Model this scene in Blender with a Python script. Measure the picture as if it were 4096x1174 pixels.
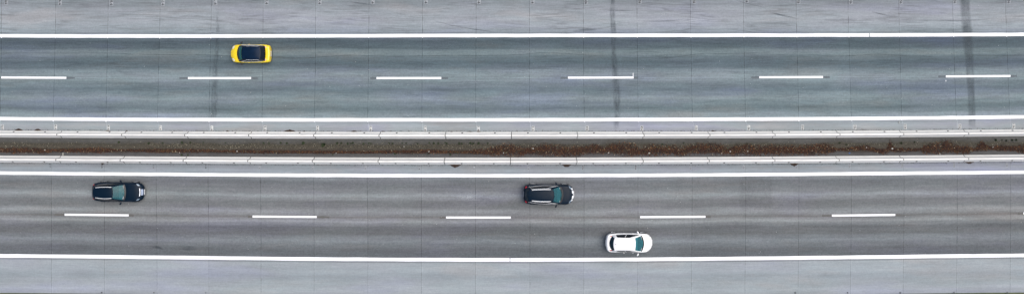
import bpy, bmesh, math, random
import numpy as np
from mathutils import Vector, Matrix
from mathutils.bvhtree import BVHTree
random.seed(7); rng = np.random.default_rng(11)
for o in list(bpy.data.objects): bpy.data.objects.remove(o)
S = 42.6            # photo pixels per metre on the road surface
CY = 450.0          # photo row straight below the camera
H = 65.0            # flying height of the camera
sc = bpy.context.scene
COL = sc.collection
# ------------------------------------------------------------------ camera
cam = bpy.data.objects.new('camera', bpy.data.cameras.new('camera')); COL.objects.link(cam)
cam.location = (0, 0, H); cam.rotation_euler = (0, 0, 0)
cam.data.sensor_width = 36; cam.data.lens = 36*H*S/4096
cam.data.shift_y = -137/4096; cam.data.clip_end = 3000; cam.data.clip_start = 0.5
sc.camera = cam
# ------------------------------------------------------------------ sky and sun (overcast)
SUN_EL, SUN_AZ = math.radians(64), math.radians(75)
w = bpy.data.worlds.new('World'); sc.world = w; w.use_nodes = True
nt = w.node_tree; sky = nt.nodes.new('ShaderNodeTexSky'); sky.sky_type = 'NISHITA'; sky.sun_disc = False
sky.sun_elevation = SUN_EL; sky.sun_rotation = SUN_AZ; sky.dust_density = 4; sky.air_density = 1.0; sky.ozone_density = 1.0
nt.links.new(sky.outputs[0], nt.nodes['Background'].inputs[0]); nt.nodes['Background'].inputs[1].default_value = 0.095
sl = bpy.data.lights.new('sun', 'SUN'); sl.energy = 1.5; sl.angle = math.radians(64); sl.color = (1, .95, .88)
so = bpy.data.objects.new('sun', sl); COL.objects.link(so)
so.rotation_euler = (math.radians(90)-SUN_EL, 0, math.pi-SUN_AZ)
so.location = (0, 0, 90)
vs = sc.view_settings; vs.view_transform = 'Standard'; vs.look = 'None'; vs.gamma = 1; vs.exposure = 0.61
LIGHT = (1.37, 1.38, 1.44)   # measured: what a white surface lying flat reads, per channel
# ------------------------------------------------------------------ helpers
def s2l(c):
    c = c/255.0
    return c/12.92 if c <= .04045 else ((c+.055)/1.055)**2.4
def tgt(r, g, b):
    """albedo that reads as the given display colour under this scene's light"""
    return tuple(min(.92, s2l(v)/LIGHT[i]) for i, v in enumerate((r, g, b))) + (1,)
def X(px): return (px-2048)/S
def Y(py): return (CY-py)/S
ROWS = [(142.3, [1.0, 2.2, 0, -1.2, -4.5]), (311.5, [-2, .8, 0, -2.6, -8.2]), (478.6, [-4.3, 0, 0, -3, -12]),
        (540.6, [-5.3, -1, 0, -2.8, -10.4]), (643, [-8, -2.4, 0, -4, -12.7]), (701.4, [-10.6, -2.7, 0, -4.9, -13.8]),
        (868.2, [-14, -4.2, 0, -5, -16.5]), (1036.5, [-16, -5.7, 0, -6.3, -17.6])]
ST = np.array([0, 1024, 2048, 3072, 4096.])
POLY = [(v, np.polyfit((ST-2048)/2048, o, 4)) for v, o in ROWS]
def _off(k, x):
    p = POLY[k][1]; t = (x-2048)/2048
    if abs(t) <= 1: return float(np.polyval(p, t))
    e = math.copysign(1, t); d = np.polyval(np.polyder(p), e)
    d = max(-22, min(22, d))
    return float(np.polyval(p, e)+d*(t-e))
def PY(x, v):
    """photo row of the road line that sits at row v in the middle of the picture (the road bends gently)"""
    vs_ = [p[0] for p in POLY]
    if v <= vs_[0]: return v+_off(0, x)
    if v >= vs_[-1]: return v+_off(len(POLY)-1, x)
    for k in range(len(vs_)-1):
        if vs_[k] <= v <= vs_[k+1]:
            f = (v-vs_[k])/(vs_[k+1]-vs_[k])
            return v+_off(k, x)*(1-f)+_off(k+1, x)*f
JR = [50, 280, 500, 720, 900, 1150]
J = [[7, 223.6, 433, 640.7, 845.5, 1052.5, 1263, 1476, 1690.7, 1905, 2118.3, 2333.8, 2548, 2762.2, 2974, 3185, 3393, 3594.8, 3811.8, 4023.2],
     [4.9, 218.3, 428, 635, 840, 1050.8, 1261.8, 1473.6, 1688.6, 1903.3, 2118.7, 2334.6, 2550.9, 2766.3, 2978, 3191, 3400.5, 3601.7, 3818.7, 4032],
     [-1, 212.2, 423.6, 630, 835.4, 1048.4, 1257, 1470.3, 1687.8, 1903.3, 2119, 2337.8, 2553.3, 2770, 2983, 3196, 3407.4, 3607.4, 3826.9, 4040.7],
     [-6, 205.3, 416.7, 624.8, 832, 1042.3, 1255.3, 1468.3, 1685.4, 1902, 2119, 2336.6, 2552, 2769, 2983.8, 3196.4, 3407.4, 3616.7, 3828.9, 4043.5],
     [-5, 206.5, 418.7, 628, 835.4, 1044.3, 1256.5, 1472, 1686.2, 1902.5, 2120.4, 2336.6, 2552.9, 2768.3, 2983.8, 3195.2, 3405.3, 3615.9, 3828.9, 4043.5],
     [-5, 206.5, 418.7, 628.9, 836, 1044.3, 1256.5, 1472, 1686.2, 1902.5, 2120, 2335.4, 2550.9, 2766.7, 2980, 3192.7, 3402, 3612.6, 3826.9, 4040.7]]
JX = [[r[0]-213*k for k in range(8, 0, -1)]+r+[r[-1]+213*k for k in range(1, 9)] for r in J]
def joint_row(py):
    py = max(JR[0], min(JR[-1], py))
    for k in range(len(JR)-1):
        if py <= JR[k+1]:
            f = (py-JR[k])/(JR[k+1]-JR[k])
            return [a*(1-f)+b*f for a, b in zip(JX[k], JX[k+1])]
def slab(x, py):
    r = joint_row(py)
    return float(np.interp(x, r, np.arange(len(r))))+(min(0, x-r[0])+max(0, x-r[-1]))/213.
def mesh(name, verts, faces, mat=None, parent=None, smooth=False):
    me = bpy.data.meshes.new(name); me.from_pydata([tuple(v) for v in verts], [], faces); me.update()
    o = bpy.data.objects.new(name, me); COL.objects.link(o)
    if mat: me.materials.append(mat)
    if parent: o.parent = parent
    if smooth: me.shade_smooth()
    return o
def tag(o, label=None, cat=None, group=None, kind=None):
    if label: o['label'] = label
    if cat: o['category'] = cat
    if group: o['group'] = group
    if kind: o['kind'] = kind
    return o
def empty(name, loc=(0, 0, 0), rz=0):
    o = bpy.data.objects.new(name, None); COL.objects.link(o); o.location = loc; o.rotation_euler = (0, 0, rz)
    o.empty_display_size = .3
    return o
# ------------------------------------------------------------------ node helpers
class N:
    def __init__(s, name):
        s.m = bpy.data.materials.new(name); s.m.use_nodes = True; s.t = s.m.node_tree
        s.b = s.t.nodes['Principled BSDF']; s.out = s.t.nodes['Material Output']
    def n(s, k, **kw):
        x = s.t.nodes.new(k)
        for a, b in kw.items(): setattr(x, a, b)
        return x
    def L(s, a, b): s.t.links.new(a, b)
    def val(s, sock, v):
        if isinstance(v, (int, float, tuple)): sock.default_value = v
        else: s.L(v, sock)
    def math(s, op, a, b=0.0, c=None, clamp=False):
        x = s.n('ShaderNodeMath', operation=op, use_clamp=clamp); s.val(x.inputs[0], a); s.val(x.inputs[1], b)
        if c is not None: s.val(x.inputs[2], c)
        return x.outputs[0]
    def comb(s, x, y, z=0.0):
        c = s.n('ShaderNodeCombineXYZ'); s.val(c.inputs[0], x); s.val(c.inputs[1], y); s.val(c.inputs[2], z); return c.outputs[0]
    def noise(s, vec, scale=1, detail=2, rough=.5, dist=0):
        x = s.n('ShaderNodeTexNoise'); s.L(vec, x.inputs['Vector']); x.inputs['Scale'].default_value = scale
        x.inputs['Detail'].default_value = detail; x.inputs['Roughness'].default_value = rough; x.inputs['Distortion'].default_value = dist
        return x
    def ramp(s, fac, stops, interp='LINEAR'):
        x = s.n('ShaderNodeValToRGB'); r = x.color_ramp; r.interpolation = interp
        while len(r.elements) < len(stops): r.elements.new(.5)
        for e, (p, c) in zip(r.elements, stops):
            e.position = p; e.color = c if len(c) == 4 else tuple(c)+(1,)
        s.L(fac, x.inputs[0]); return x.outputs[0]
    def map(s, v, a, b, c, d):
        x = s.n('ShaderNodeMapRange'); s.val(x.inputs[0], v)
        for i, q in enumerate((a, b, c, d)): s.val(x.inputs[i+1], q)
        return x.outputs[0]
    def mix(s, f, a, b, t='MIX'):
        x = s.n('ShaderNodeMix', data_type='RGBA', blend_type=t); s.val(x.inputs[0], f); s.val(x.inputs[6], a); s.val(x.inputs[7], b)
        return x.outputs[2]
    def scale(s, col, f):
        x = s.n('ShaderNodeVectorMath', operation='SCALE'); s.L(col, x.inputs[0]); s.val(x.inputs[3], f); return x.outputs[0]
def simple(name, col, rough=.6, metal=0, coat=0, var=.06, scale=8, bump=0, spec=.5):
    q = N(name); g = q.n('ShaderNodeTexCoord')
    nz = q.noise(g.outputs['Object'], scale, 4, .6).outputs[0]
    f = q.map(nz, .3, .7, 1-var, 1+var)
    rgb = q.n('ShaderNodeRGB'); rgb.outputs[0].default_value = tuple(col[:3])+(1,)
    q.L(q.scale(rgb.outputs[0], f), q.b.inputs['Base Color'])
    q.L(q.map(nz, .3, .7, max(0, rough-.05), min(1, rough+.05)), q.b.inputs['Roughness'])
    q.b.inputs['Metallic'].default_value = metal; q.b.inputs['Coat Weight'].default_value = coat
    q.b.inputs['Coat Roughness'].default_value = .04; q.b.inputs['Specular IOR Level'].default_value = spec
    if bump:
        bn = q.n('ShaderNodeBump'); bn.inputs['Strength'].default_value = bump; bn.inputs['Distance'].default_value = .02
        q.L(nz, bn.inputs['Height']); q.L(bn.outputs[0], q.b.inputs['Normal'])
    return q.m
# ------------------------------------------------------------------ road concrete
def concrete(name, stops, seed, streak=.16, fine=.10, speck=.30, tint=1.1, longlines=(), joint_w=.024, joint_k=.62, side=.14, wob=.10, wave=0):
    q = N(name)
    a = q.n('ShaderNodeUVMap', uv_map='road'); sp = q.n('ShaderNodeSeparateXYZ'); q.L(a.outputs[0], sp.inputs[0])
    b = q.n('ShaderNodeUVMap', uv_map='slab'); sb = q.n('ShaderNodeSeparateXYZ'); q.L(b.outputs[0], sb.inputs[0])
    u, v = sp.outputs[0], sp.outputs[1]
    u1 = q.math('ADD', u, float(seed*37))
    wn = q.noise(q.comb(q.math('MULTIPLY', u1, .10), q.math('MULTIPLY', v, .25)), 1, 3).outputs[0]
    vw = q.math('ADD', v, q.map(wn, .25, .75, -wob, wob))
    v0, v1 = stops[0][0]/S, stops[-1][0]/S
    col = q.ramp(q.map(vw, v0, v1, 0, 1), [((s[0]/S-v0)/(v1-v0), tgt(*s[1:])) for s in stops], 'B_SPLINE' if False else 'EASE')
    # tint of the cement, patch by patch
    tn = q.noise(q.comb(q.math('MULTIPLY', u1, .09), q.math('MULTIPLY', v, .45), 3.3), 1, 3, .6).outputs[0]
    t_ = q.ramp(tn, [(.30, (1-.02*tint, 1-.03*tint, 1+.10*tint)), (.46, (1, 1, 1)), (.56, (1-.03*tint, 1+.02*tint, 1)), (.70, (1+.06*tint, 1+.01*tint, 1-.05*tint))])
    col = q.mix(1.0, col, t_, 'MULTIPLY')
    # broad soft patches
    pn = q.noise(q.comb(q.math('MULTIPLY', u1, .16), q.math('MULTIPLY', v, .8), 8.1), 1, 4, .55).outputs[0]
    k = q.map(pn, .25, .75, .90, 1.10)
    # long streaks
    sn = q.noise(q.comb(q.math('MULTIPLY', u1, .22), q.math('MULTIPLY', vw, 3.2), 1.7), 1, 5, .62).outputs[0]
    k = q.math('MULTIPLY', k, q.map(sn, .25, .75, 1-streak, 1+streak))
    fn = q.noise(q.comb(q.math('MULTIPLY', u1, 1.1), q.math('MULTIPLY', vw, 13), 5.1), 1, 3, .6).outputs[0]
    k = q.math('MULTIPLY', k, q.map(fn, .25, .75, 1-fine, 1+fine))
    if wave:
        # wavy dark water marks
        wv = q.noise(q.comb(q.math('MULTIPLY', u1, .11), q.math('MULTIPLY', vw, 1.3), 2.2), 1, 3, .5).outputs[0]
        mk = q.noise(q.comb(q.math('MULTIPLY', u1, .25), q.math('MULTIPLY', v, .9), 9.9), 1, 2).outputs[0]
        ln = q.math('SUBTRACT', 1.0, q.math('MULTIPLY', q.math('ABSOLUTE', q.math('SUBTRACT', q.math('FRACT', q.math('MULTIPLY', wv, 8)), .5)), 3.4), clamp=True)
        k = q.math('MULTIPLY', k, q.math('SUBTRACT', 1.0, q.math('MULTIPLY', q.math('MULTIPLY', ln, q.map(mk, .45, .6, 0, 1)), float(wave))))
    gn = q.noise(q.comb(u1, v, .5), 7, 4, .85).outputs[0]
    k = q.math('MULTIPLY', k, q.map(gn, .2, .8, 1-speck, 1+speck))
    # each slab its own shade
    wh = q.n('ShaderNodeTexWhiteNoise', noise_dimensions='1D'); q.L(q.math('FLOOR', q.math('ADD', sb.outputs[0], float(seed)*3)), wh.inputs[1])
    k = q.math('MULTIPLY', k, q.map(wh.outputs[0], 0, 1, .965, 1.035))
    # cross joints: dark seal with a pale arris beside it
    fr = q.math('SUBTRACT', q.math('FRACT', q.math('ADD', sb.outputs[0], .5)), .5)
    dm = q.math('MULTIPLY', fr, 5.0)
    jn = q.noise(q.comb(q.math('FLOOR', q.math('ADD', sb.outputs[0], .5)), q.math('MULTIPLY', v, 1.3), 4.0), 1, 3, .7).outputs[0]
    d = q.math('LESS_THAN', q.math('ABSOLUTE', dm), joint_w)
    k = q.math('MULTIPLY', k, q.math('SUBTRACT', 1.0, q.math('MULTIPLY', d, q.map(jn, .36, .62, joint_k*.2, joint_k))))
    e = q.math('MULTIPLY', q.math('LESS_THAN', q.math('ABSOLUTE', q.math('SUBTRACT', dm, .06)), .028), q.map(jn, .62, .42, 0, 1))
    k = q.math('ADD', k, q.math('MULTIPLY', e, side))
    for (lv, lw, lk) in longlines:
        d = q.math('LESS_THAN', q.math('ABSOLUTE', q.math('SUBTRACT', v, lv/S)), lw/S/2)
        k = q.math('MULTIPLY', k, q.math('ADD', 1.0, q.math('MULTIPLY', q.math('MULTIPLY', d, q.map(sn, .3, .6, .5, 1)), lk)))
    col = q.scale(col, k)
    q.L(col, q.b.inputs['Base Color']); q.b.inputs['Roughness'].default_value = .88; q.b.inputs['Specular IOR Level'].default_value = .25
    bn = q.n('ShaderNodeBump'); bn.inputs['Strength'].default_value = .25; bn.inputs['Distance'].default_value = .004
    q.L(gn, bn.inputs['Height']); q.L(bn.outputs[0], q.b.inputs['Normal'])
    return q.m
def strip(name, x0, x1, v0, v1, mat, z=0.0, dx=60, nv=None, parent=None):
    nx = max(1, int(round((x1-x0)/dx))); nv = nv or max(1, int((v1-v0)/25))
    V, UV, SB, F = [], [], [], []
    for i in range(nx+1):
        x = x0+(x1-x0)*i/nx
        for j in range(nv+1):
            v = v0+(v1-v0)*j/nv; py = PY(x, v)
            V.append((X(x), Y(py), z)); UV.append((x/S, v/S)); SB.append((slab(x, py)+8, 0))
    for i in range(nx):
        for j in range(nv):
            a = i*(nv+1)+j; F.append((a, a+1, a+nv+2, a+nv+1))
    o = mesh(name, V, F, mat, parent)
    for nm, arr in (('road', UV), ('slab', SB)):
        l = o.data.uv_layers.new(name=nm)
        for lp in o.data.loops: l.data[lp.index].uv = arr[lp.vertex_index]
    return o
XA, XB = -1500, 5600
M_sh_up = concrete('pale_shoulder_concrete', [(-40, 148, 154, 162), (10, 142, 149, 157), (40, 158, 164, 173), (80, 165, 171, 180), (108, 160, 168, 177), (122, 150, 160, 169), (143, 138, 149, 158)], 1, streak=.17, speck=.20, tint=.7, wave=.26, longlines=[(130, 2.2, -.3)])
M_ln_up = concrete('worn_lane_concrete', [(143, 104, 116, 126), (152, 98, 111, 121), (165, 86, 99, 109), (190, 93, 106, 115), (204, 120, 133, 140), (216, 122, 135, 142), (231, 105, 118, 127), (250, 95, 109, 119), (268, 102, 115, 125), (286, 130, 143, 152), (302, 139, 151, 159), (320, 133, 146, 154), (336, 121, 134, 143), (358, 111, 125, 135), (376, 124, 138, 147), (392, 136, 149, 156), (412, 124, 138, 146), (432, 111, 125, 133), (446, 124, 138, 146), (459, 144, 157, 166), (478.6, 150, 163, 172)], 2, streak=.16, wave=.16,
                   longlines=[(311.5, 1.6, .28), (320.6, 1.4, .16), (328, 1.2, -.10)])
M_in_up = concrete('pale_inner_concrete', [(478.6, 140, 148, 156), (488, 155, 162, 171), (505, 166, 172, 181), (522, 158, 164, 172), (560, 150, 155, 160)], 3, streak=.09, joint_k=.1, side=.38, speck=.08, longlines=[(487, 1.5, -.12)])
M_in_lo = concrete('grey_inner_concrete', [(625, 140, 145, 152), (660, 146, 152, 161), (672, 152, 158, 168), (684, 160, 167, 178), (701.4, 150, 157, 167)], 4, streak=.09, joint_k=.25, side=.10, speck=.12, longlines=[(672, 1.5, -.12), (677, 1.2, .1)])
M_ln_lo = concrete('grey_lane_concrete', [(701.4, 140, 146, 154), (712, 134, 139, 146), (728, 117, 121, 127), (746, 121, 125, 130), (764, 130, 134, 139), (782, 149, 155, 160), (793, 138, 142, 147), (806, 122, 125, 129), (826, 124, 127, 131), (846, 147, 151, 156), (861, 138, 141, 145), (868, 124, 124, 126), (877, 139, 142, 146), (886, 153, 157, 161), (898, 128, 132, 137), (912, 109, 112, 117), (936, 111, 114, 118), (951, 125, 130, 136), (966, 134, 140, 147), (980, 122, 127, 133), (1001, 107, 111, 117), (1020, 105, 110, 116), (1036.5, 113, 118, 125)], 5, streak=.13, tint=.7, speck=.34, wave=.06,
                   longlines=[(861.5, 1.2, -.25), (877.5, 1.2, .15)])
M_sh_lo = concrete('pale_outer_shoulder_concrete', [(1036.5, 146, 152, 160), (1047, 156, 162, 170), (1053, 168, 175, 183), (1083, 168, 176, 185), (1108, 157, 165, 174), (1132, 164, 172, 180), (1160, 170, 178, 186), (1190, 160, 166, 172)], 6, streak=.08, fine=.08, tint=.7, joint_k=.45, speck=.17, longlines=[(1048.5, 1.8, -.38)])
def st(o): o['kind'] = 'structure'; return o
st(strip('hard_shoulder', XA, XB, -32, 142.3, M_sh_up))
st(strip('carriageway', XA, XB, 142.3, 478.6, M_ln_up))
st(strip('inner_strip', XA, XB, 478.6, 545, M_in_up))
st(strip('inner_strip', XA, XB, 634, 701.4, M_in_lo))
st(strip('carriageway', XA, XB, 701.4, 1036.5, M_ln_lo))
st(strip('hard_shoulder', XA, XB, 1036.5, 1185, M_sh_lo))
# median bed
def median_mat():
    q = N('median_ground'); a = q.n('ShaderNodeUVMap', uv_map='road'); sp = q.n('ShaderNodeSeparateXYZ'); q.L(a.outputs[0], sp.inputs[0])
    u, v = sp.outputs[0], sp.outputs[1]
    wn = q.noise(q.comb(q.math('MULTIPLY', u, .4), q.math('MULTIPLY', v, .5)), 1, 4).outputs[0]
    vw = q.math('ADD', v, q.map(wn, .25, .75, -.16, .16))
    v0, v1 = 545/S, 634/S
    st_ = [(545, 90, 91, 92), (558, 96, 97, 97), (570, 84, 84, 82), (580, 72, 69, 60), (592, 80, 75, 66), (603, 66, 58, 50), (611, 66, 62, 60), (619, 86, 86, 88), (634, 90, 91, 93)]
    col = q.ramp(q.map(vw, v0, v1, 0, 1), [((s[0]/S-v0)/(v1-v0), tgt(*s[1:])) for s in st_])
    n1 = q.noise(q.comb(q.math('MULTIPLY', u, 2), q.math('MULTIPLY', v, 4)), 1, 6, .7).outputs[0]
    n2 = q.noise(q.comb(u, v), 14, 3, .8).outputs[0]
    k = q.math('MULTIPLY', q.map(n1, .25, .75, .72, 1.25), q.map(n2, .25, .75, .72, 1.28))
    q.L(q.scale(col, k), q.b.inputs['Base Color']); q.b.inputs['Roughness'].default_value = .95
    bn = q.n('ShaderNodeBump'); bn.inputs['Strength'].default_value = .6; bn.inputs['Distance'].default_value = .02
    q.L(n2, bn.inputs['Height']); q.L(bn.outputs[0], q.b.inputs['Normal'])
    return q.m
st(strip('median_ground', XA, XB, 545, 634, median_mat(), nv=8))
# land beside the motorway
def land_mat():
    q = N('rough_grass'); g = q.n('ShaderNodeTexCoord')
    n1 = q.noise(g.outputs['Object'], .15, 5, .6).outputs[0]; n2 = q.noise(g.outputs['Object'], 3, 5, .7).outputs[0]
    c = q.ramp(n1, [(.3, (.05, .07, .03)), (.55, (.09, .10, .05)), (.7, (.14, .12, .08))])
    q.L(q.scale(c, q.map(n2, .2, .8, .6, 1.4)), q.b.inputs['Base Color']); q.b.inputs['Roughness'].default_value = 1
    return q.m
st(mesh('ground', [(-900, -900, -.12), (900, -900, -.12), (900, 900, -.12), (-900, 900, -.12)], [(0, 1, 2, 3)], land_mat()))
# ------------------------------------------------------------------ paint
def paint(name, c, wear=.05, dirt=.0):
    q = N(name); g = q.n('ShaderNodeTexCoord')
    n1 = q.noise(g.outputs['Object'], 6, 5, .7).outputs[0]
    rgb = q.n('ShaderNodeRGB'); rgb.outputs[0].default_value = tuple(c)+(1,)
    q.L(q.scale(rgb.outputs[0], q.map(n1, .25, .75, 1-wear, 1+wear)), q.b.inputs['Base Color']); q.b.inputs['Roughness'].default_value = .6
    return q.m
M_white = paint('white_road_paint', (.86, .87, .88))
def line(v, wpx, label, cuts=(), nubs=None):
    V, F = [], []
    xs = [XA]+sorted(cuts)+[XB]; 
    for a, b in zip(xs[:-1], xs[1:]):
        a2 = a+(1.2 if a in cuts else 0); b2 = b-(1.2 if b in cuts else 0)
        n = max(2, int((b2-a2)/50)); base = len(V)
        for i in range(n+1):
            x = a2+(b2-a2)*i/n; j1, j2 = random.uniform(-.5, .5), random.uniform(-.5, .5)
            V.append((X(x), Y(PY(x, v-wpx/2)+j1), .008)); V.append((X(x), Y(PY(x, v+wpx/2)+j2), .008))
        for i in range(n): k = base+2*i; F.append((k, k+1, k+3, k+2))
    if nubs:
        for i in range(8, 28):
            x = joint_row(PY(2048, v))[i]; py = PY(x, v+wpx/2)-.7; h = random.uniform(1.8, 3.4); k = len(V)
            V += [(X(x-3), Y(py), .008), (X(x-1.2), Y(py+h), .008), (X(x+1.2), Y(py+h), .008), (X(x+3), Y(py), .008)]; F.append((k, k+1, k+2, k+3))
    o = mesh('edge_line', V, F, M_white); tag(o, label, 'road marking', 'solid white edge lines')
line(142.3, 13.6, 'solid white edge line along the top shoulder, above the yellow car', cuts=(3478,), nubs=True)
line(478.6, 13.8, 'solid white edge line just above the upper barrier row', nubs=True)
line(701.4, 13.6, 'solid white edge line just below the lower barrier row')
line(1036.7, 14.2, 'solid white edge line along the bottom shoulder, below the white car', cuts=(2040,))
# ------------------------------------------------------------------ soft-edged marks lying on the road
def mark_mat(name, col, alpha, along=.5, across=6, edge=.5, seed=0, lo=.35, hi=.6):
    q = N(name); a = q.n('ShaderNodeUVMap', uv_map='st'); sp = q.n('ShaderNodeSeparateXYZ'); q.L(a.outputs[0], sp.inputs[0])
    s_, t = sp.outputs[0], sp.outputs[1]
    e = q.map(q.math('ABSOLUTE', q.math('SUBTRACT', t, .5)), .5, .5-edge*.5, 0, 1)
    nz = q.noise(q.comb(q.math('MULTIPLY', s_, along), q.math('MULTIPLY', t, across), float(seed)), 1, 5, .65).outputs[0]
    n2 = q.noise(q.comb(q.math('MULTIPLY', s_, along*6), q.math('MULTIPLY', t, across*2), float(seed)), 1, 3, .65).outputs[0]
    al = q.math('MULTIPLY', q.math('MULTIPLY', e, q.map(nz, lo, hi, .15, 1)), q.map(n2, .3, .7, .6, 1))
    en = q.n('ShaderNodeUVMap', uv_map='ends'); se = q.n('ShaderNodeSeparateXYZ'); q.L(en.outputs[0], se.inputs[0])
    al = q.math('MULTIPLY', q.math('MULTIPLY', al, se.outputs[0]), float(alpha))
    rgb = tuple(col)+(1,)
    q.b.inputs['Base Color'].default_value = rgb; q.b.inputs['Roughness'].default_value = .9
    q.L(al, q.b.inputs['Alpha'])
    return q.m
ZM = [0.003]
def mark(name, pts, widths, mat, label, cat, group=None, fade=.15):
    """ribbon through photo points (px, py), width in photo pixels, lying on the road"""
    ZM[0] += .0000; z = .004
    P = [Vector((X(a), Y(b))) for a, b in pts]
    Q, Wd = [], []
    for i in range(len(P)-1):
        n = max(2, int((P[i+1]-P[i]).length/.4))
        for k in range(n):
            f = k/n; Q.append(P[i].lerp(P[i+1], f)); Wd.append(widths[i]*(1-f)+widths[i+1]*f)
    Q.append(P[-1]); Wd.append(widths[-1])
    for _ in range(3): Q = [Q[0]]+[(Q[i-1]+Q[i]*2+Q[i+1])/4 for i in range(1, len(Q)-1)]+[Q[-1]]
    V, UV, EN, F = [], [], [], []; L = 0; tot = sum((Q[i+1]-Q[i]).length for i in range(len(Q)-1))
    for i, p in enumerate(Q):
        d = (Q[min(i+1, len(Q)-1)]-Q[max(i-1, 0)]).normalized(); nrm = Vector((-d.y, d.x))
        if i: L += (Q[i]-Q[i-1]).length
        en = min(1, min(L, tot-L)/(tot*fade+1e-6))
        for t in (0, .5, 1):
            r = p+nrm*(t-.5)*Wd[i]/S; V.append((r.x, r.y, z)); UV.append((L, t)); EN.append((en, 0))
    for i in range(len(Q)-1):
        for j in (0, 1): a = 3*i+j; F.append((a, a+3, a+4, a+1))
    o = mesh(name, V, F, mat)
    for nm, arr in (('st', UV), ('ends', EN)):
        l = o.data.uv_layers.new(name=nm)
        for lp in o.data.loops: l.data[lp.index].uv = arr[lp.vertex_index]
    return tag(o, label, cat, group)
damp = tgt(84, 94, 102)[:3]
dampd = tgt(60, 72, 80)[:3]
m1 = mark_mat('damp_stain', damp, .58, along=1.1, across=3, edge=.6, seed=1, lo=.38, hi=.64)
m1b = mark_mat('rubber_mark', dampd, .7, along=.9, across=2, edge=.9, seed=4)
m1c = mark_mat('thin_crack', tgt(62, 72, 80)[:3], .75, along=.6, across=1, edge=.9, seed=6, lo=.38, hi=.52)
mark('damp_streak', [(2450, -30), (2449, 60), (2456, 140), (2452, 190), (2458, 260), (2464, 330), (2468, 380), (2469, 440), (2464, 520)], [28, 24, 28, 24, 30, 34, 36, 32, 26], m1, 'dark streak crossing the upper road from top edge to barrier, right of the middle', 'stain', 'dark stains across the upper road', .06)
mark('damp_streak', [(872, 20), (870, 80), (872, 136), (868, 200), (862, 270), (858, 330), (858, 400), (854, 480), (850, 522)], [14, 16, 16, 20, 26, 30, 30, 30, 28], mark_mat('blotchy_stain', damp, .42, along=1.4, across=2, edge=.5, seed=2, lo=.42), 'blotchy grey streak crossing the upper road, just left of the yellow car', 'stain', 'dark stains across the upper road')
mark('damp_streak', [(3858, -30), (3862, 60), (3870, 135), (3874, 200), (3880, 290), (3884, 360), (3888, 440), (3888, 515)], [46, 44, 48, 44, 36, 34, 34, 32], mark_mat('wide_stain', damp, .5, along=.7, across=1.2, edge=.45, seed=9, lo=.25), 'wide dark streak crossing the upper road near the right edge', 'stain', 'dark stains across the upper road', .06)
SK = 'tyre marks and scuffs on the top shoulder'
mark('tyre_mark', [(3072, 48), (3110, 58), (3150, 66), (3200, 77)], [6, 9, 8, 3], m1b, 'dark slanting tyre scuff below the number 956', 'tyre mark', SK, .3)
mark('tyre_mark', [(1735, 84), (1790, 98), (1850, 110), (1910, 120), (1975, 127)], [2.5, 3, 3, 5, 5], m1b, 'long thin slanting tyre mark under the number 962', 'tyre mark', SK)
mark('tyre_mark', [(3484, 46), (3530, 60), (3575, 66)], [6, 5, 4], m1b, 'short dark tyre scuff left of the number 953', 'tyre mark', SK, .3)
mark('tyre_mark', [(2442, 43), (2490, 43), (2540, 41)], [5, 5, 4], m1b, 'short level tyre scuff touching the dark streak under the number 959', 'tyre mark', SK, .3)
mark('tyre_mark', [(2560, 84), (2640, 86), (2690, 84), (2730, 80)], [6, 7, 6, 4], mark_mat('faint_scuff', damp, .4, seed=12), 'faint wide scuff between the numbers 958 and 957', 'tyre mark', SK, .3)
mark('tyre_mark', [(2310, 120), (2350, 119), (2390, 118)], [10, 16, 10], mark_mat('faint_scuff', damp, .45, seed=13), 'faint blotchy scuff on the line below the number 959', 'tyre mark', SK, .3)
mark('tyre_mark', [(3280, 80), (3340, 81), (3440, 79)], [6, 5, 5], mark_mat('faint_scuff', damp, .45, seed=14), 'faint level scuff under the number 954', 'tyre mark', SK, .3)
mark('tyre_mark', [(2940, 0), (2965, 8), (3010, 20), (3072, 34)], [6, 5, 3, 3], mark_mat('faint_scuff', dampd, .4, seed=15), 'slanting dark scuff at the top edge, just left of the number 956', 'tyre mark', SK, .3)
mark('tyre_mark', [(1400, 8), (1450, 16), (1500, 20)], [5, 7, 4], mark_mat('faint_scuff', damp, .45, seed=16), 'faint dark scuff beside the number 963', 'tyre mark', SK, .3)
mark('tyre_mark', [(3600, 84), (3720, 81), (3830, 84), (3960, 78)], [7, 6, 8, 5], mark_mat('faint_scuff', damp, .38, seed=18), 'faint long scuff running into the wide dark streak under the number 952', 'tyre mark', SK, .3)
CR = [[(0, 212), (200, 213), (420, 212), (560, 218), (760, 219), (850, 221), (940, 226)], [(1080, 232), (1240, 233), (1290, 226), (1330, 225), (1385, 220), (1470, 223), (1560, 226), (1680, 224), (1780, 221), (1880, 222), (2048, 221), (2110, 217), (2150, 211), (2250, 213), (2350, 222), (2440, 223)],
      [(2490, 232), (2680, 232), (2740, 223), (2800, 214), (2900, 216), (3000, 213), (3060, 210)], [(3100, 219), (3160, 222), (3260, 219), (3320, 226), (3440, 222), (3490, 215), (3560, 220), (3650, 223), (3740, 227)], [(3840, 211), (3900, 222), (3980, 222), (4096, 221)]]
for c, nm in zip(CR, ['left of the yellow car', 'between the yellow car and the dark streak', 'right of the dark streak in the middle', 'left of the wide dark streak', 'at the right edge of the photo']):
    mark('crack_line', c, [2.6]*len(c), m1c, 'thin wavy dark line in the upper lane, '+nm, 'crack', 'wavy dark line along the upper lane', .04)
mark('road_patch', [(2950, 775), (3072, 775), (3094, 775)], [150, 150, 150], mark_mat('dull_patch', tgt(112, 116, 122)[:3], .22, along=.6, across=2, edge=.5, seed=20, lo=.35), 'dull darker patch in the lower left lane, right of the middle', 'stain', fade=.02)
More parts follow.
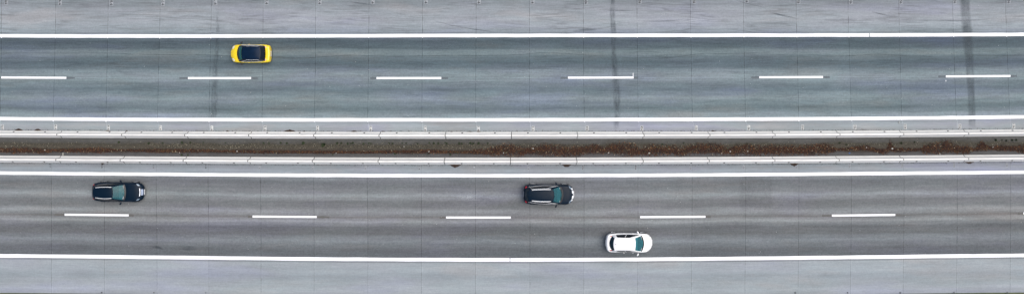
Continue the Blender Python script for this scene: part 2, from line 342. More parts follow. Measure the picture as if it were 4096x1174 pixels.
mark('pale_smear', [(1820, 788), (1870, 785), (1915, 784)], [18, 38, 26], mark_mat('pale_smear', tgt(205, 212, 220)[:3], .75, along=1.5, across=3, edge=.8, seed=22), 'pale chalky smear on the lower road, left of the middle black car', 'stain', fade=.3)
mark('oil_patch', [(605, 988), (625, 984), (640, 990), (655, 998)], [8, 14, 12, 8], m1b, 'small dark oil blot near the bottom line, right of the left black car', 'stain', fade=.3)
mark('oil_patch', [(720, 990), (755, 992), (790, 992)], [14, 24, 14], mark_mat('faint_oil', damp, .5, seed=24), 'wide faint oil blot near the bottom line', 'stain', fade=.3)
mark('pale_smear', [(2630, 55), (2652, 56), (2675, 56)], [12, 18, 10], mark_mat('pale_smear', tgt(205, 212, 220)[:3], .5, seed=25), 'small pale spot on the top shoulder between 958 and 957', 'stain', fade=.4)
# ------------------------------------------------------------------ lane dashes with the scraped-off ends of older paint
M_scrape = simple('scraped_paint', tgt(108, 117, 124), .9, var=.25, scale=14)
M_scrape2 = simple('brown_scraped_paint', tgt(108, 107, 106), .9, var=.25, scale=14)
def dash(x0, x1, v, wpx, L, R, mat, label, grp):
    xs = np.linspace(x0, x1, 7); V = []
    t = empty('lane_dash', (X((x0+x1)/2), Y(PY((x0+x1)/2, v)), 0)); ox, oy = t.location.x, t.location.y
    def rb(nm, a, b, w2, z, m, off=0, jag=0):
        xs = np.linspace(a, b, 7); V = []
        for k, x in enumerate(xs):
            j = random.uniform(-jag, jag)
            V.append((X(x)-ox, Y(PY(x, v+off-w2/2)+j)-oy, z)); V.append((X(x)-ox, Y(PY(x, v+off+w2/2)-j)-oy, z))
        return mesh(nm, V, [(2*i, 2*i+1, 2*i+3, 2*i+2) for i in range(6)], m, t)
    rb('paint', x0, x1, wpx, .008, M_white, 0, .15)
    if L: rb('scraped_end', x0-L, x0+2, wpx*1.0, .004, mat, .6, 1.2)
    if R: rb('scraped_end', x1-2, x1+R, wpx*1.0, .004, mat, .6, 1.2)
    tag(t, label, 'road marking', grp)
gu, gl = 'white lane dashes on the upper road', 'white lane dashes on the lower road'
dash(5, 265.5, 311.8, 8.3, 0, 34, M_scrape, 'white lane dash of the upper road at the left edge of the photo', gu)
dash(752, 1004.6, 311.6, 8.3, 34, 26, M_scrape, 'white lane dash of the upper road right below the yellow car', gu)
dash(1506, 1765.2, 311.6, 8.3, 25, 27, M_scrape, 'white lane dash of the upper road straight above the start of the leaf drift', gu)
dash(2272, 2534.4, 311.1, 8.3, 30, 16, M_scrape, 'white lane dash of the upper road crossed by the dark streak', gu)
dash(3037, 3292, 311.6, 8.3, 32, 27, M_scrape, 'white lane dash of the upper road on clean concrete between the two dark streaks', gu)
dash(3783, 4042, 311.6, 8.3, 30, 26, M_scrape, 'white lane dash of the upper road crossed by the wide dark streak at right', gu)
dash(258.5, 515, 868.2, 8.4, 40, 20, M_scrape2, 'white lane dash of the lower road below the left black car', gl)
dash(1010, 1267, 868.4, 8.4, 18, 50, M_scrape2, 'white lane dash of the lower road between the two black cars', gl)
dash(1784, 2043, 868.3, 8.4, 25, 0, M_scrape2, 'white lane dash of the lower road just left below the middle black car', gl)
dash(2560.5, 2822, 868.0, 8.4, 0, 20, M_scrape2, 'white lane dash of the lower road above and right of the white car', gl)
dash(3327.5, 3581, 868.0, 8.4, 40, 20, M_scrape2, 'white lane dash of the lower road with nothing near it, in the right third', gl)
dash(4093.5, 4340, 868.0, 8.4, 22, 20, M_scrape2, 'white lane dash of the lower road, only its tip showing at the right edge', gl)
# small set-out ticks beside dash ends
def tick(x, y0, y1, label):
    V = [(X(x-1), Y(y0), .006), (X(x+1), Y(y0), .006), (X(x+1), Y(y1), .006), (X(x-1), Y(y1), .006)]
    tag(mesh('set_out_tick', V, [(3, 2, 1, 0)], M_white), label, 'road marking', 'thin ticks at the dash ends')
tick(2532.5, 292, 307, 'thin white tick standing on the right end of the dash by the dark streak')
tick(3783.5, 320, 326, 'thin white tick under the left end of the rightmost upper dash')
# ------------------------------------------------------------------ stencilled slab numbers
M_digit = simple('black_stencil_paint', (.012, .013, .015), .8)
M_digit2 = simple('worn_grey_stencil_paint', tgt(52, 56, 64), .8, var=.3, scale=20)
M_box = simple('white_box_paint', tgt(235, 238, 240), .8, var=.1, scale=20)
M_box2 = simple('worn_box_paint', tgt(176, 182, 190), .85, var=.12, scale=25)
GL = {}
ORD = 'first second third fourth fifth sixth seventh eighth ninth tenth eleventh twelfth thirteenth fourteenth fifteenth sixteenth seventeenth eighteenth nineteenth twentieth'.split()
def text_mesh(s):
    c = bpy.data.curves.new('t', 'FONT'); c.body = s; c.size = 1; c.align_x = 'CENTER'; c.align_y = 'CENTER'; c.space_character = 1.05; c.offset = .035
    o = bpy.data.objects.new('t', c); COL.objects.link(o); dg = bpy.context.evaluated_depsgraph_get()
    me = bpy.data.meshes.new_from_object(o.evaluated_get(dg)); bpy.data.objects.remove(o); bpy.data.curves.remove(c); return me
def number(n, px, py, ln, ht, dm, box, label, group):
    t = empty('painted_number', (X(px), Y(py), 0), math.pi/2); z = .008
    if n not in GL: GL[n] = text_mesh(str(n))
    if box:
        a, b = ln/S/2*1.12, ht/S/2*1.25
        mesh('painted_box', [(-a, -b, z), (a, -b, z), (a, b, z), (-a, b, z)], [(0, 1, 2, 3)], box, t)
    me = GL[n].copy(); co = [v.co for v in me.vertices]
    w_ = max(c.x for c in co)-min(c.x for c in co); h_ = max(c.y for c in co)-min(c.y for c in co)
    cx = (max(c.x for c in co)+min(c.x for c in co))/2; cy_ = (max(c.y for c in co)+min(c.y for c in co))/2
    for v in me.vertices: v.co = ((v.co.x-cx)*ln/S/w_, (v.co.y-cy_)*ht/S/h_, z+.004)
    me.materials.clear(); me.materials.append(dm)
    d = bpy.data.objects.new('digits', me); COL.objects.link(d); d.parent = t
    tag(t, label, 'painted number', group)
R1x = [25, 240, 446, 652, 862, 1067, 1279, 1491, 1704, 1916, 2130.5, 2344, 2559, 2777, 2987, 3194, 3403, 3604, 3820, 4035]
R1y = [8, 11, 12, 12, 10, 8, 8, 6, 5, 5, 5.7, 7, 4, 4, 1, 5, 6, 5, 4, 4]
R2x = [10, 223, 434, 642, 847.6, 1060.6, 1270.7, 1483, 1701, 1914, 2132.6, 2349, 2567.5, 2784.6, 2995, 3210, 3419.6, 3621, 3839.5, 4055]
R2y = [508, 508, 510, 511, 512, 513, 512, 512.5, 513.5, 514, 513.5, 513, 512, 511, 510, 508.7, 507, 505.7, 505, 503]
R3x = [-12, 202, 408.5, 614.6, 824, 1038, 1250.4, 1462, 1677.6, 1896.7, 2114, 2331.7, 2543, 2762, 2974.8, 3186, 3398, 3608.6, 3817, 4028]
R3y = [661, 661, 663, 664, 664.5, 667, 668, 668, 670, 670, 669.5, 668.5, 668.5, 668.5, 667, 665.5, 662, 660, 660, 658]
M_digit3 = simple('pale_grey_stencil_paint', tgt(105, 108, 118), .8, var=.3, scale=20)
for i in range(20):
    n = 970-i
    faint = i in (14, 15, 16, 17, 18, 19)
    number(n, R1x[i], R1y[i], 19, 11.5, M_digit2 if faint else M_digit, M_box2, ('black' if not faint else 'worn grey')+' stencilled number %d, %s from the left along the top edge' % (n, ORD[i]), 'numbers along the top shoulder')
    number(n, R2x[i], R2y[i], 17, 8.5, M_digit2, M_box, 'grey number %d in a white box above the upper barriers, %s from the left' % (n, ORD[i]), 'boxed numbers above the barriers')
    if i: number(n, R3x[i], R3y[i], 16, 6, M_digit3 if i not in (2, 4, 8, 11, 12) else M_digit2, M_box2 if i > 4 else None, 'faded number %d just below the lower barriers, %s from the left' % (n, ORD[i-1]), 'faded numbers below the barriers')
    if i in (2, 3, 4, 15, 16, 17, 18, 19):
        number(n, joint_row(1150)[i+8]-12, 1173, 17, 7, M_digit2, None, 'grey number %d cut off by the bottom edge, %s from the left' % (n, ORD[[2, 3, 4, 15, 16, 17, 18, 19].index(i)]), 'numbers along the bottom shoulder')
# ------------------------------------------------------------------ concrete barriers
def barrier_mat():
    q = N('precast_white_concrete'); g = q.n('ShaderNodeTexCoord'); oi = q.n('ShaderNodeObjectInfo')
    mp = q.n('ShaderNodeMapping'); q.L(g.outputs['Object'], mp.inputs[0]); mp.inputs['Scale'].default_value = (.5, 5, 4)
    ad = q.n('ShaderNodeVectorMath', operation='ADD'); q.L(mp.outputs[0], ad.inputs[0]); q.L(q.math('MULTIPLY', oi.outputs['Random'], 50), ad.inputs[1])
    n1 = q.noise(ad.outputs[0], 1.6, 6, .65).outputs[0]; n2 = q.noise(g.outputs['Object'], 25, 3, .7).outputs[0]
    c = q.ramp(n1, [(.25, (.52, .51, .47)), (.42, (.72, .71, .67)), (.7, (.82, .81, .77))])
    c = q.scale(c, q.math('MULTIPLY', q.map(oi.outputs['Random'], 0, 1, .95, 1.04), q.map(n2, .3, .7, .95, 1.05)))
    q.L(c, q.b.inputs['Base Color']); q.b.inputs['Roughness'].default_value = .8
    return q.m
M_bar = barrier_mat(); M_dark = simple('dark_recess', (.02, .02, .02), .9); M_steel = simple('rusty_steel', (.06, .045, .035), .7, var=.3)
PROF = [(.318, 0), (.318, .065), (.165, .27), (.088, .80), (.075, .815)]
def barrier(xa, xb, v, side, label, grp):
    a = Vector((X(xa), Y(PY(xa, v)))); b = Vector((X(xb), Y(PY(xb, v)))); d = b-a; L = d.length-.05
    t = empty('concrete_barrier', ((a.x+b.x)/2, (a.y+b.y)/2, 0), math.atan2(d.y, d.x))
    ring = [(-y, z) for y, z in PROF]+[(y, z) for y, z in reversed(PROF)]; n = len(ring)
    xs = [-L/2, -L/2+.015, -L/4, 0, L/4, L/2-.015, L/2]; V, F = [], []
    for i, x in enumerate(xs):
        k = .985 if i in (0, len(xs)-1) else 1
        V += [(x, y*k, z*(k if z > .1 else 1)) for y, z in ring]
    for i in range(len(xs)-1):
        for j in range(n): F.append((i*n+j, i*n+(j+1) % n, (i+1)*n+(j+1) % n, (i+1)*n+j))
    F += [tuple(range(n)), tuple(range((len(xs)-1)*n, len(xs)*n))[::-1]]
    o = mesh('wall_element', V, F, M_bar, t)
    bm = bmesh.new(); bm.from_mesh(o.data); bmesh.ops.recalc_face_normals(bm, faces=bm.faces); bm.to_mesh(o.data); bm.free()
    for f in (-.25, .25):      # lifting pockets in the toe on the traffic side
        x = f*L+random.uniform(-.03, .03); yy, zz = .235, .178
        P = [(-.10, -.034), (.06, -.042), (.10, .024), (-.04, .042)]; V = []
        for dz in (-.03, .006):
            for (p, q_) in P: V.append((x+p, side*(yy+q_), zz-q_*1.34+dz))
        mesh('lifting_pocket', V, [(0, 1, 2, 3), (4, 5, 6, 7), (0, 1, 5, 4), (1, 2, 6, 5), (2, 3, 7, 6), (3, 0, 4, 7)], M_dark, t)
    V = []                     # added dark slab, stands in for the shade in the open joint
    for x in (L/2-.004, L/2+.034): V += [(x, y*1.012, z*(1.008 if z > .1 else 1)+.002) for y, z in ring]
    mesh('joint_gap_shade', V, [(j, (j+1) % n, n+(j+1) % n, n+j) for j in range(n)]+[tuple(range(n)), tuple(range(n, 2*n))[::-1]], M_dark, t)
    x = L/2-.01                # steel coupling between the elements
    V = [(x+p, q_, r) for p in (-.02, .05) for q_ in (-.05, .05) for r in (.45, .74)]
    mesh('coupling', V, [(0, 1, 3, 2), (4, 5, 7, 6), (0, 1, 5, 4), (2, 3, 7, 6), (1, 3, 7, 5), (0, 2, 6, 4)], M_steel, t)
    tag(t, label, 'barrier', grp)
SU = [-5, 250, 506, 755, 1008, 1264.6, 1522.8, 1784, 2046, 2308, 2570, 2830.5, 3088, 3344, 3596, 3852.5, 4108]
SL = [-9, 246, 500, 749, 1004, 1259, 1519, 1780, 2042, 2305, 2567, 2828, 3087, 3341, 3595.6, 3852.5, 4108]
def near(px, row): return 970-min(range(20), key=lambda i: abs(row[i]-px))
for r, (SS, v, side, RX, nm) in enumerate(((SU, 540.6, 1, R2x, 'upper'), (SL, 643.0, -1, R3x, 'lower'))):
    barrier(SS[0]-256, SS[0], v, side, 'white precast barrier of the %s row, mostly cut off by the left edge' % nm, nm+' row of concrete barriers')
    for k in range(16):
        lab = 'white precast barrier of the %s row, %s whole one from the left edge' % (nm, ORD[k])
        if k == 15: lab = 'white precast barrier of the %s row, reaching the right edge of the photo' % nm
        barrier(SS[k], SS[k+1], v, side, lab, nm+' row of concrete barriers')
# ------------------------------------------------------------------ median: gravel, leaves, weeds, litter, dirt
def islands(name, stops, rough=.9):
    q = N(name); g = q.n('ShaderNodeNewGeometry')
    q.L(q.ramp(g.outputs['Random Per Island'], stops, 'CONSTANT'), q.b.inputs['Base Color']); q.b.inputs['Roughness'].default_value = rough
    return q.m
def T(y): return y/2.46+440
LV = [(0, 375, 410), (60, 370, 425), (120, 368, 420), (180, 376, 430), (215, 385, 405), (250, 378, 415), (400, 365, 425), (480, 385, 405), (560, 385, 408), (620, 380, 422), (700, 380, 415), (850, 390, 412), (1024, 393, 425), (1200, 400, 425), (1500, 400, 425), (1700, 387, 425), (1850, 402, 425), (1950, 375, 440), (2000, 332, 462), (2050, 325, 462),
      (2072, 360, 455), (2110, 365, 435), (2180, 325, 455), (2240, 345, 465), (2310, 355, 462), (2345, 350, 430), (2385, 328, 425), (2410, 360, 430), (2450, 320, 428), (2525, 318, 462), (2560, 372, 440), (2612, 325, 460), (2650, 355, 440), (2690, 345, 430), (2725, 360, 460), (2760, 342, 430), (2830, 318, 430), (2880, 335, 440), (2915, 362, 450), (2985, 325, 430), (3020, 350, 455),
      (3072, 340, 445), (3150, 345, 440), (3230, 345, 440), (3290, 320, 440), (3310, 315, 440), (3350, 375, 402), (3420, 355, 400), (3465, 342, 397), (3510, 382, 420), (3545, 375, 440), (3560, 288, 400), (3580, 370, 410), (3680, 372, 402), (3700, 340, 430), (3750, 308, 438), (3790, 293, 415), (3830, 340, 440), (3870, 350, 430), (3895, 378, 400), (3925, 300, 400), (3960, 352, 392), (4000, 345, 402), (4060, 350, 405), (4096, 330, 430), (4300, 340, 430), (4700, 370, 410)]
lx = np.array([l[0] for l in LV]); lt = np.array([T(l[1]) for l in LV]); lb = np.array([T(l[2]) for l in LV])
def scatter(n, size, flat, fn, name, mat, label, sides=4, seed=0):
    r = np.random.default_rng(seed); V, F = [], []
    for _ in range(n):
        px, py = fn(r)
        if px is None: continue
        s_ = size*r.uniform(.55, 1.35); a = r.uniform(0, 6.28); tx, ty = r.normal(0, .35, 2); z = .012+abs(r.normal(0, .03))
        ca, sa = math.cos(a), math.sin(a); k = len(V); x0, y0 = X(px), Y(py)
        if flat:
            for (p, q_) in ((-.5, 0), (0, -.33), (.5, 0), (0, .33)):
                dx, dy = (p*ca-q_*sa)*s_, (p*sa+q_*ca)*s_; V.append((x0+dx, y0+dy, max(.006, z+dx*tx+dy*ty)))
            F.append((k, k+1, k+2, k+3))
        else:
            for (p, q_, h) in ((-.5, -.2, 0), (.1, -.45, 0), (.5, .1, 0), (-.1, .45, 0), (0, 0, .45)):
                V.append((x0+(p*ca-q_*sa)*s_, y0+(p*sa+q_*ca)*s_, .004+h*s_))
            F += [(k, k+1, k+4), (k+1, k+2, k+4), (k+2, k+3, k+4), (k+3, k, k+4)]
    o = mesh(name, V, F, mat); tag(o, label, name.replace('_', ' '), kind='stuff'); return o
from math import sin
def leaf_pt(r):
    px = r.uniform(-300, 4500); xq = max(0, min(4700, px)); t, b = np.interp(xq, lx, lt), np.interp(xq, lx, lb); c = (t+b)/2; hh = (b-t)/2
    # wider belts get their share of leaves
    if r.uniform() > min(1, .16+hh/24): return None, None
    q_ = r.normal(0, .47)
    if abs(q_) > 1.25: return None, None
    cl = sin(px*.09)+sin(px*.23+1)+sin(px*.041+2+q_*3)
    if cl < -1.3 and r.uniform() < .6: return None, None
    return px, c+q_*hh+r.normal(0, .8)
LC = [(0, tgt(48, 28, 20)), (.22, tgt(66, 36, 24)), (.42, tgt(82, 48, 30)), (.58, tgt(50, 36, 30)), (.70, tgt(104, 68, 36)), (.80, tgt(40, 28, 26)), (.91, tgt(138, 98, 60)), (.955, tgt(76, 80, 46)), (.985, tgt(190, 176, 150))]
scatter(76000, .088, True, leaf_pt, 'fallen_leaves', islands('dead_leaves', LC), 'brown dead leaves drifted along the median', seed=3)
def grav_pt(r):
    px = r.uniform(-300, 4500); v = 585+r.normal(0, 6.5) if r.uniform() < .8 else 588+r.normal(0, 16)
    d = .9 if 600 < px < 2000 else .5
    if px < 600: d = .35
    if r.uniform() > d or v < 556 or v > 626: return None, None
    return px, PY(max(-500, min(4600, px)), v)
scatter(14000, .055, False, grav_pt, 'gravel', islands('median_gravel', [(0, tgt(84, 80, 68)), (.3, tgt(108, 102, 86)), (.5, tgt(58, 56, 48)), (.78, tgt(140, 132, 114)), (.93, tgt(190, 184, 166))]), 'pale brown gravel along the middle of the median', seed=5)
def dirt_pt(r):
    up = r.uniform() < .5; px = r.uniform(-300, 4500)
    return px, PY(max(-500, min(4600, px)), (524.8-abs(r.normal(0, 1.6))) if up else (659+abs(r.normal(0, 1.8))))
scatter(2600, .06, True, dirt_pt, 'loose_soil', islands('dark_soil', [(0, tgt(58, 50, 44)), (.5, tgt(84, 78, 74)), (.8, tgt(40, 36, 34))]), 'thin line of dark soil along the foot of the barriers', seed=6)
def grit_pt(r):
    px = r.uniform(-200, 4300); py = r.choice([r.uniform(150, 470), r.uniform(710, 1025), r.uniform(2, 1170)])
    if 515 < py < 665: return None, None
    return px, py
scatter(230, .05, False, grit_pt, 'grit', islands('light_grit', [(0, tgt(225, 228, 230)), (.7, tgt(180, 185, 190)), (.85, tgt(60, 64, 68))]), 'tiny pale grit specks scattered over both roads', seed=8)
M_weed = islands('weed_green', [(0, (.02, .045, .015)), (.5, (.035, .065, .02)), (.8, (.05, .06, .025))]); M_soil = simple('clod_soil', tgt(66, 52, 44), 1, var=.35, scale=30, bump=.6)
WU = [(T1, y) for T1, y in [(1170, 315), (1602, 322), (1795, 317), (1875, 318), (2003, 318), (2220, 320), (1465, 325), (1790, 442), (1850, 440)]]
weeds = [(a/2.46, T(b)) for a, b in WU]
weeds += [(1024+a/2.46, T(325+random.uniform(-4, 4))) for a in (75, 130, 245, 305, 465, 800, 840, 905, 935, 955, 1060, 1110, 1130, 1310, 1345, 1440, 1480, 1590, 1705, 1750, 1793, 1862, 1880, 2000, 2025, 2110, 2135, 2190, 2280)]
weeds += [(1024+a/2.46, T(b)) for a, b in ((755, 435), (1695, 432), (1912, 436), (1970, 415), (665, 340), (1370, 425))]
weeds += [(3072+a/2.46, T(b)) for a, b in ((705, 322), (770, 340), (1310, 322), (1440, 312), (2240, 293), (2300, 293), (2340, 294), (2400, 293), (2440, 293))]
weeds += [(2048+a/2.46, T(b)) for a, b in ((2310, 330), (1690, 322), (1480, 335))]
weeds.sort()
big = {int(465/2.46+1024): 1.3, int(1795/2.46): 1.6, int(665/2.46+1024): 2.2}
for k, (wx, wy) in enumerate(weeds):
    if 1:
        s_ = .085*random.uniform(.8, 1.3)*big.get(int(wx), 1); V, F = [], []
        for b in range(26):
            a = random.uniform(0, 6.28); r_ = random.uniform(.3, 1)*s_*1.3; hh = random.uniform(.3, 1)*s_; q_ = len(V); p = a+1.57; wd = s_*.22; c0 = random.uniform(0, .4)*s_
            bx_, by_ = math.cos(a)*c0, math.sin(a)*c0
            V += [(bx_-math.cos(p)*wd/2, by_-math.sin(p)*wd/2, .005), (bx_+math.cos(p)*wd/2, by_+math.sin(p)*wd/2, .005), (math.cos(a)*r_*.7+math.cos(p)*wd, math.sin(a)*r_*.7+math.sin(p)*wd, hh), (math.cos(a)*r_, math.sin(a)*r_, hh*.7), (math.cos(a)*r_*.7-math.cos(p)*wd, math.sin(a)*r_*.7-math.sin(p)*wd, hh)]
            F.append((q_, q_+1, q_+2, q_+3, q_+4))
        o = mesh('weed_tuft', V, F, M_weed); o.location = (X(wx), Y(wy), 0)
        reg = int(wx//410); kk = sum(1 for q_ in weeds[:k] if int(q_[0]//410) == reg)
        lab = 'green weed tuft, %s from the left in the %s tenth of the median' % (ORD[kk], ORD[reg])
        tag(o, lab, 'weed', 'weed tufts growing in the median')
def clod(px, py, wpx, hpx, side, label):
    """flat heap of soil and leaves washed against the barrier foot; side +1 = above the upper barrier"""
    V, F = [], []; n, m_ = 14, 5; W, Dp = wpx/S/2, hpx/S
    for i in range(n+1):
        a = i/n*2-1
        for j in range(m_+1):
            b = j/m_; prof = (1-abs(a)**1.7); y = Dp*b*prof*(1+random.uniform(-.12, .12)); z = .005+.07*prof*(1-b**1.5)*(1+random.uniform(-.2, .2))
            if j == m_: z = .003
            V.append((a*W*(1+random.uniform(-.01, .01)), side*y, z))
    for i in range(n):
        for j in range(m_): k = i*(m_+1)+j; F.append((k, k+1, k+m_+2, k+m_+1))
    o = mesh('soil_heap', V, F, M_soil, smooth=True); o.location = (X(px), Y(py), 0); tag(o, label, 'soil heap', 'soil heaps washed against the barriers')
def vtop(x): return PY(x, 526.8)+.5
def vbot(x): return PY(x, 656.6)-.5
for px, wd, hp, lb_ in [(75, 38, 9, 'left one of the two near the left edge'), (151, 34, 9, 'right one of the two at the left edge'), (433, 24, 5, 'half covering the foot of the third boxed number'), (507, 9, 5, 'tiny, at a barrier joint near the left'), (910, 16, 5, 'small, right of the boxed number 966'),
                         (1158, 54, 9, 'longest of the row, right of 965'), (1217, 12, 5, 'tiny, just left of 964'), (1416, 30, 6, 'left of the boxed number 963'), (1532, 22, 4, 'right of the boxed number 963'), (1806, 12, 4, 'tiny, halfway between 962 and 961'), (1880, 26, 4, 'just left of 961'), (1915, 19, 5, 'touching the foot of the tenth boxed number'), (2851, 18, 5, 'small, right of 957')]:
    clod(px, vtop(px), wd, hp, 1, 'soil heap above the upper barriers, '+lb_)
for px, wd, hp, lb_ in [(410, 16, 7, 'small, by number 968'), (1821, 50, 13, 'right of number 962'), (2267, 42, 12, 'left of number 959'), (2432, 16, 3, 'flat and small, right of 959'), (3177, 38, 13, 'by number 955'), (3877, 42, 9, 'reddish, right of number 952')]:
    clod(px, vbot(px), wd, hp, -1, 'soil heap below the lower barriers, '+lb_)
M_lit = simple('white_plastic', tgt(206, 206, 200), .6); M_blue = simple('blue_plastic', tgt(60, 130, 210), .6)
def litter(px, py, a, b, rot, mat, label):
    """crumpled scrap: a small folded sheet"""
    a *= .75; b *= .75
    V = [(-a/2, -b/2, .03), (-.1*a, -b*.6, .075), (a/2, -b*.35, .04), (a*.55, b*.4, .06), (.05*a, b*.55, .09), (-a*.5, b*.45, .035), (0, 0, .10)]
    o = mesh('litter_scrap', V, [(0, 1, 6), (1, 2, 6), (2, 3, 6), (3, 4, 6), (4, 5, 6), (5, 0, 6)], mat); o.location = (X(px), Y(py), 0); o.rotation_euler = (0, 0, rot)
    tag(o, label, 'litter', 'litter scraps in the median')
for a in [(181, T(391), .16, .13, .3, M_lit, 'white scrap in the leaves near the left edge, below 969'), (253, T(425), .14, .12, 0, M_lit, 'white scrap just above the lower barrier, near the left edge'), (253.5, T(438), .15, .12, 1.6, M_lit, 'white scrap lying on the foot of the lower barrier near the left edge'),
          (949, T(405), .17, .13, .5, M_lit, 'white crumpled scrap in the leaves, right below a barrier joint, below the yellow car'), (719, T(417), .12, .08, 0, M_lit, 'tiny white scrap in the leaves between 967 and 966'), (1616, T(357), .1, .12, 0, M_lit, 'white scrap on the gravel left of 962'), (1345, T(422), .13, .09, .6, M_lit, 'small white scrap in the thin leaf line, left of the photo middle'), (1716, T(406), .18, .1, .4, M_lit, 'white scrap in the leaves right of 962'),
          (2014, T(419), .12, .12, 0, M_lit, 'white scrap at the left start of the big leaf drift'), (2132, T(376), .24, .10, -.5, M_lit, 'long white stick of litter below 960'), (2434, T(418), .2, .12, .3, M_lit, 'white scrap in the leaves between 959 and 958'), (2596, T(421), .24, .1, .3, M_lit, 'flat white scrap right of 958'),
          (2920, T(405), .2, .15, -.6, M_lit, 'larger white scrap left of 956'), (2990, T(404), .15, .12, .5, M_lit, 'white scrap below 956'), (2886, T(424), .13, .09, .3, M_lit, 'small white scrap in the leaves right of 957'), (3465, T(368), .16, .14, .8, M_lit, 'white scrap right of 954'), (3568, T(377), .2, .18, -.8, M_lit, 'bright white scrap left of 953'),
          (3758, T(430), .18, .1, 1.9, M_lit, 'white twisted scrap beside the lower barrier, left of 952'), (3970, T(364), .18, .1, .4, M_lit, 'white scrap between 952 and 951'), (3397, T(422), .16, .1, 0, M_blue, 'small blue scrap beside the lower barrier, below 954'), (3595, 489, .13, .16, .3, M_lit, 'white scrap on the upper road just above the barrier, left of 953')]:
    litter(*a)
# ------------------------------------------------------------------ cars
def lathe(prof, n, axis='y'):
    V, F = [], []; m_ = len(prof)
    for i in range(n):
        a = 2*math.pi*i/n
        for (r, y) in prof: V.append((r*math.cos(a), y, r*math.sin(a)))
    for i in range(n):
        for j in range(m_-1): F.append((i*m_+j, i*m_+j+1, ((i+1) % n)*m_+j+1, ((i+1) % n)*m_+j))
    return V, F
def bake(o, mods):
    for k, kw in mods:
        m_ = o.modifiers.new(k, k)
        for a, b in kw.items(): setattr(m_, a, b)
    dg = bpy.context.evaluated_depsgraph_get(); me = bpy.data.meshes.new_from_object(o.evaluated_get(dg))
    o.modifiers.clear(); o.data = me; return o
M_rub = simple('tyre_rubber', (.015, .015, .016), .85); M_rim = simple('alloy', (.62, .64, .66), .28, metal=.9); M_trim = simple('black_trim', (.012, .013, .015), .45)
M_chrome = simple('chrome', (.82, .85, .88), .35, var=.02); M_seat = simple('seat_fabric', (.22, .24, .25), .9, var=.5, scale=3); M_seatl = simple('pale_dashboard_mat', (.5, .55, .56), .8)
M_rail = simple('bright_aluminium', (.9, .91, .92), .5, var=.02)
M_red = simple('red_lamp_glass', (.42, .012, .015), .2, coat=.6); M_lamp = simple('clear_lamp_glass', (.20, .26, .32), .15, metal=.2, coat=.4); M_plate = simple('plate_white', (.75, .76, .76), .5)
def glass(name, tint, alpha):
    q = N(name); tr = q.n('ShaderNodeBsdfTransparent'); tr.inputs[0].default_value = tuple(tint)+(1,)
    q.b.inputs['Base Color'].default_value = (tint[0]*.25, tint[1]*.32, tint[2]*.34, 1); q.b.inputs['Roughness'].default_value = .05; q.b.inputs['Coat Weight'].default_value = .05; q.b.inputs['Specular IOR Level'].default_value = .3
    mx = q.n('ShaderNodeMixShader'); mx.inputs[0].default_value = alpha
    q.L(tr.outputs[0], mx.inputs[1]); q.L(q.b.outputs[0], mx.inputs[2]); q.L(mx.outputs[0], q.out.inputs[0])
    return q.m
M_wind = glass('teal_windscreen_glass', (.17, .52, .57), .5)
M_dglass = simple('dark_tinted_glass', (.004, .008, .013), .1, coat=0, var=.02, spec=.25)
M_rglass = simple('blue_tinted_glass', (.003, .018, .032), .1, coat=0, var=.1, spec=.3)
M_pano = simple('panoramic_roof_glass', (.003, .013, .034), .2, coat=0, var=.25, scale=2, spec=.12)
M_int = simple('dark_interior', (.02, .03, .032), .8)
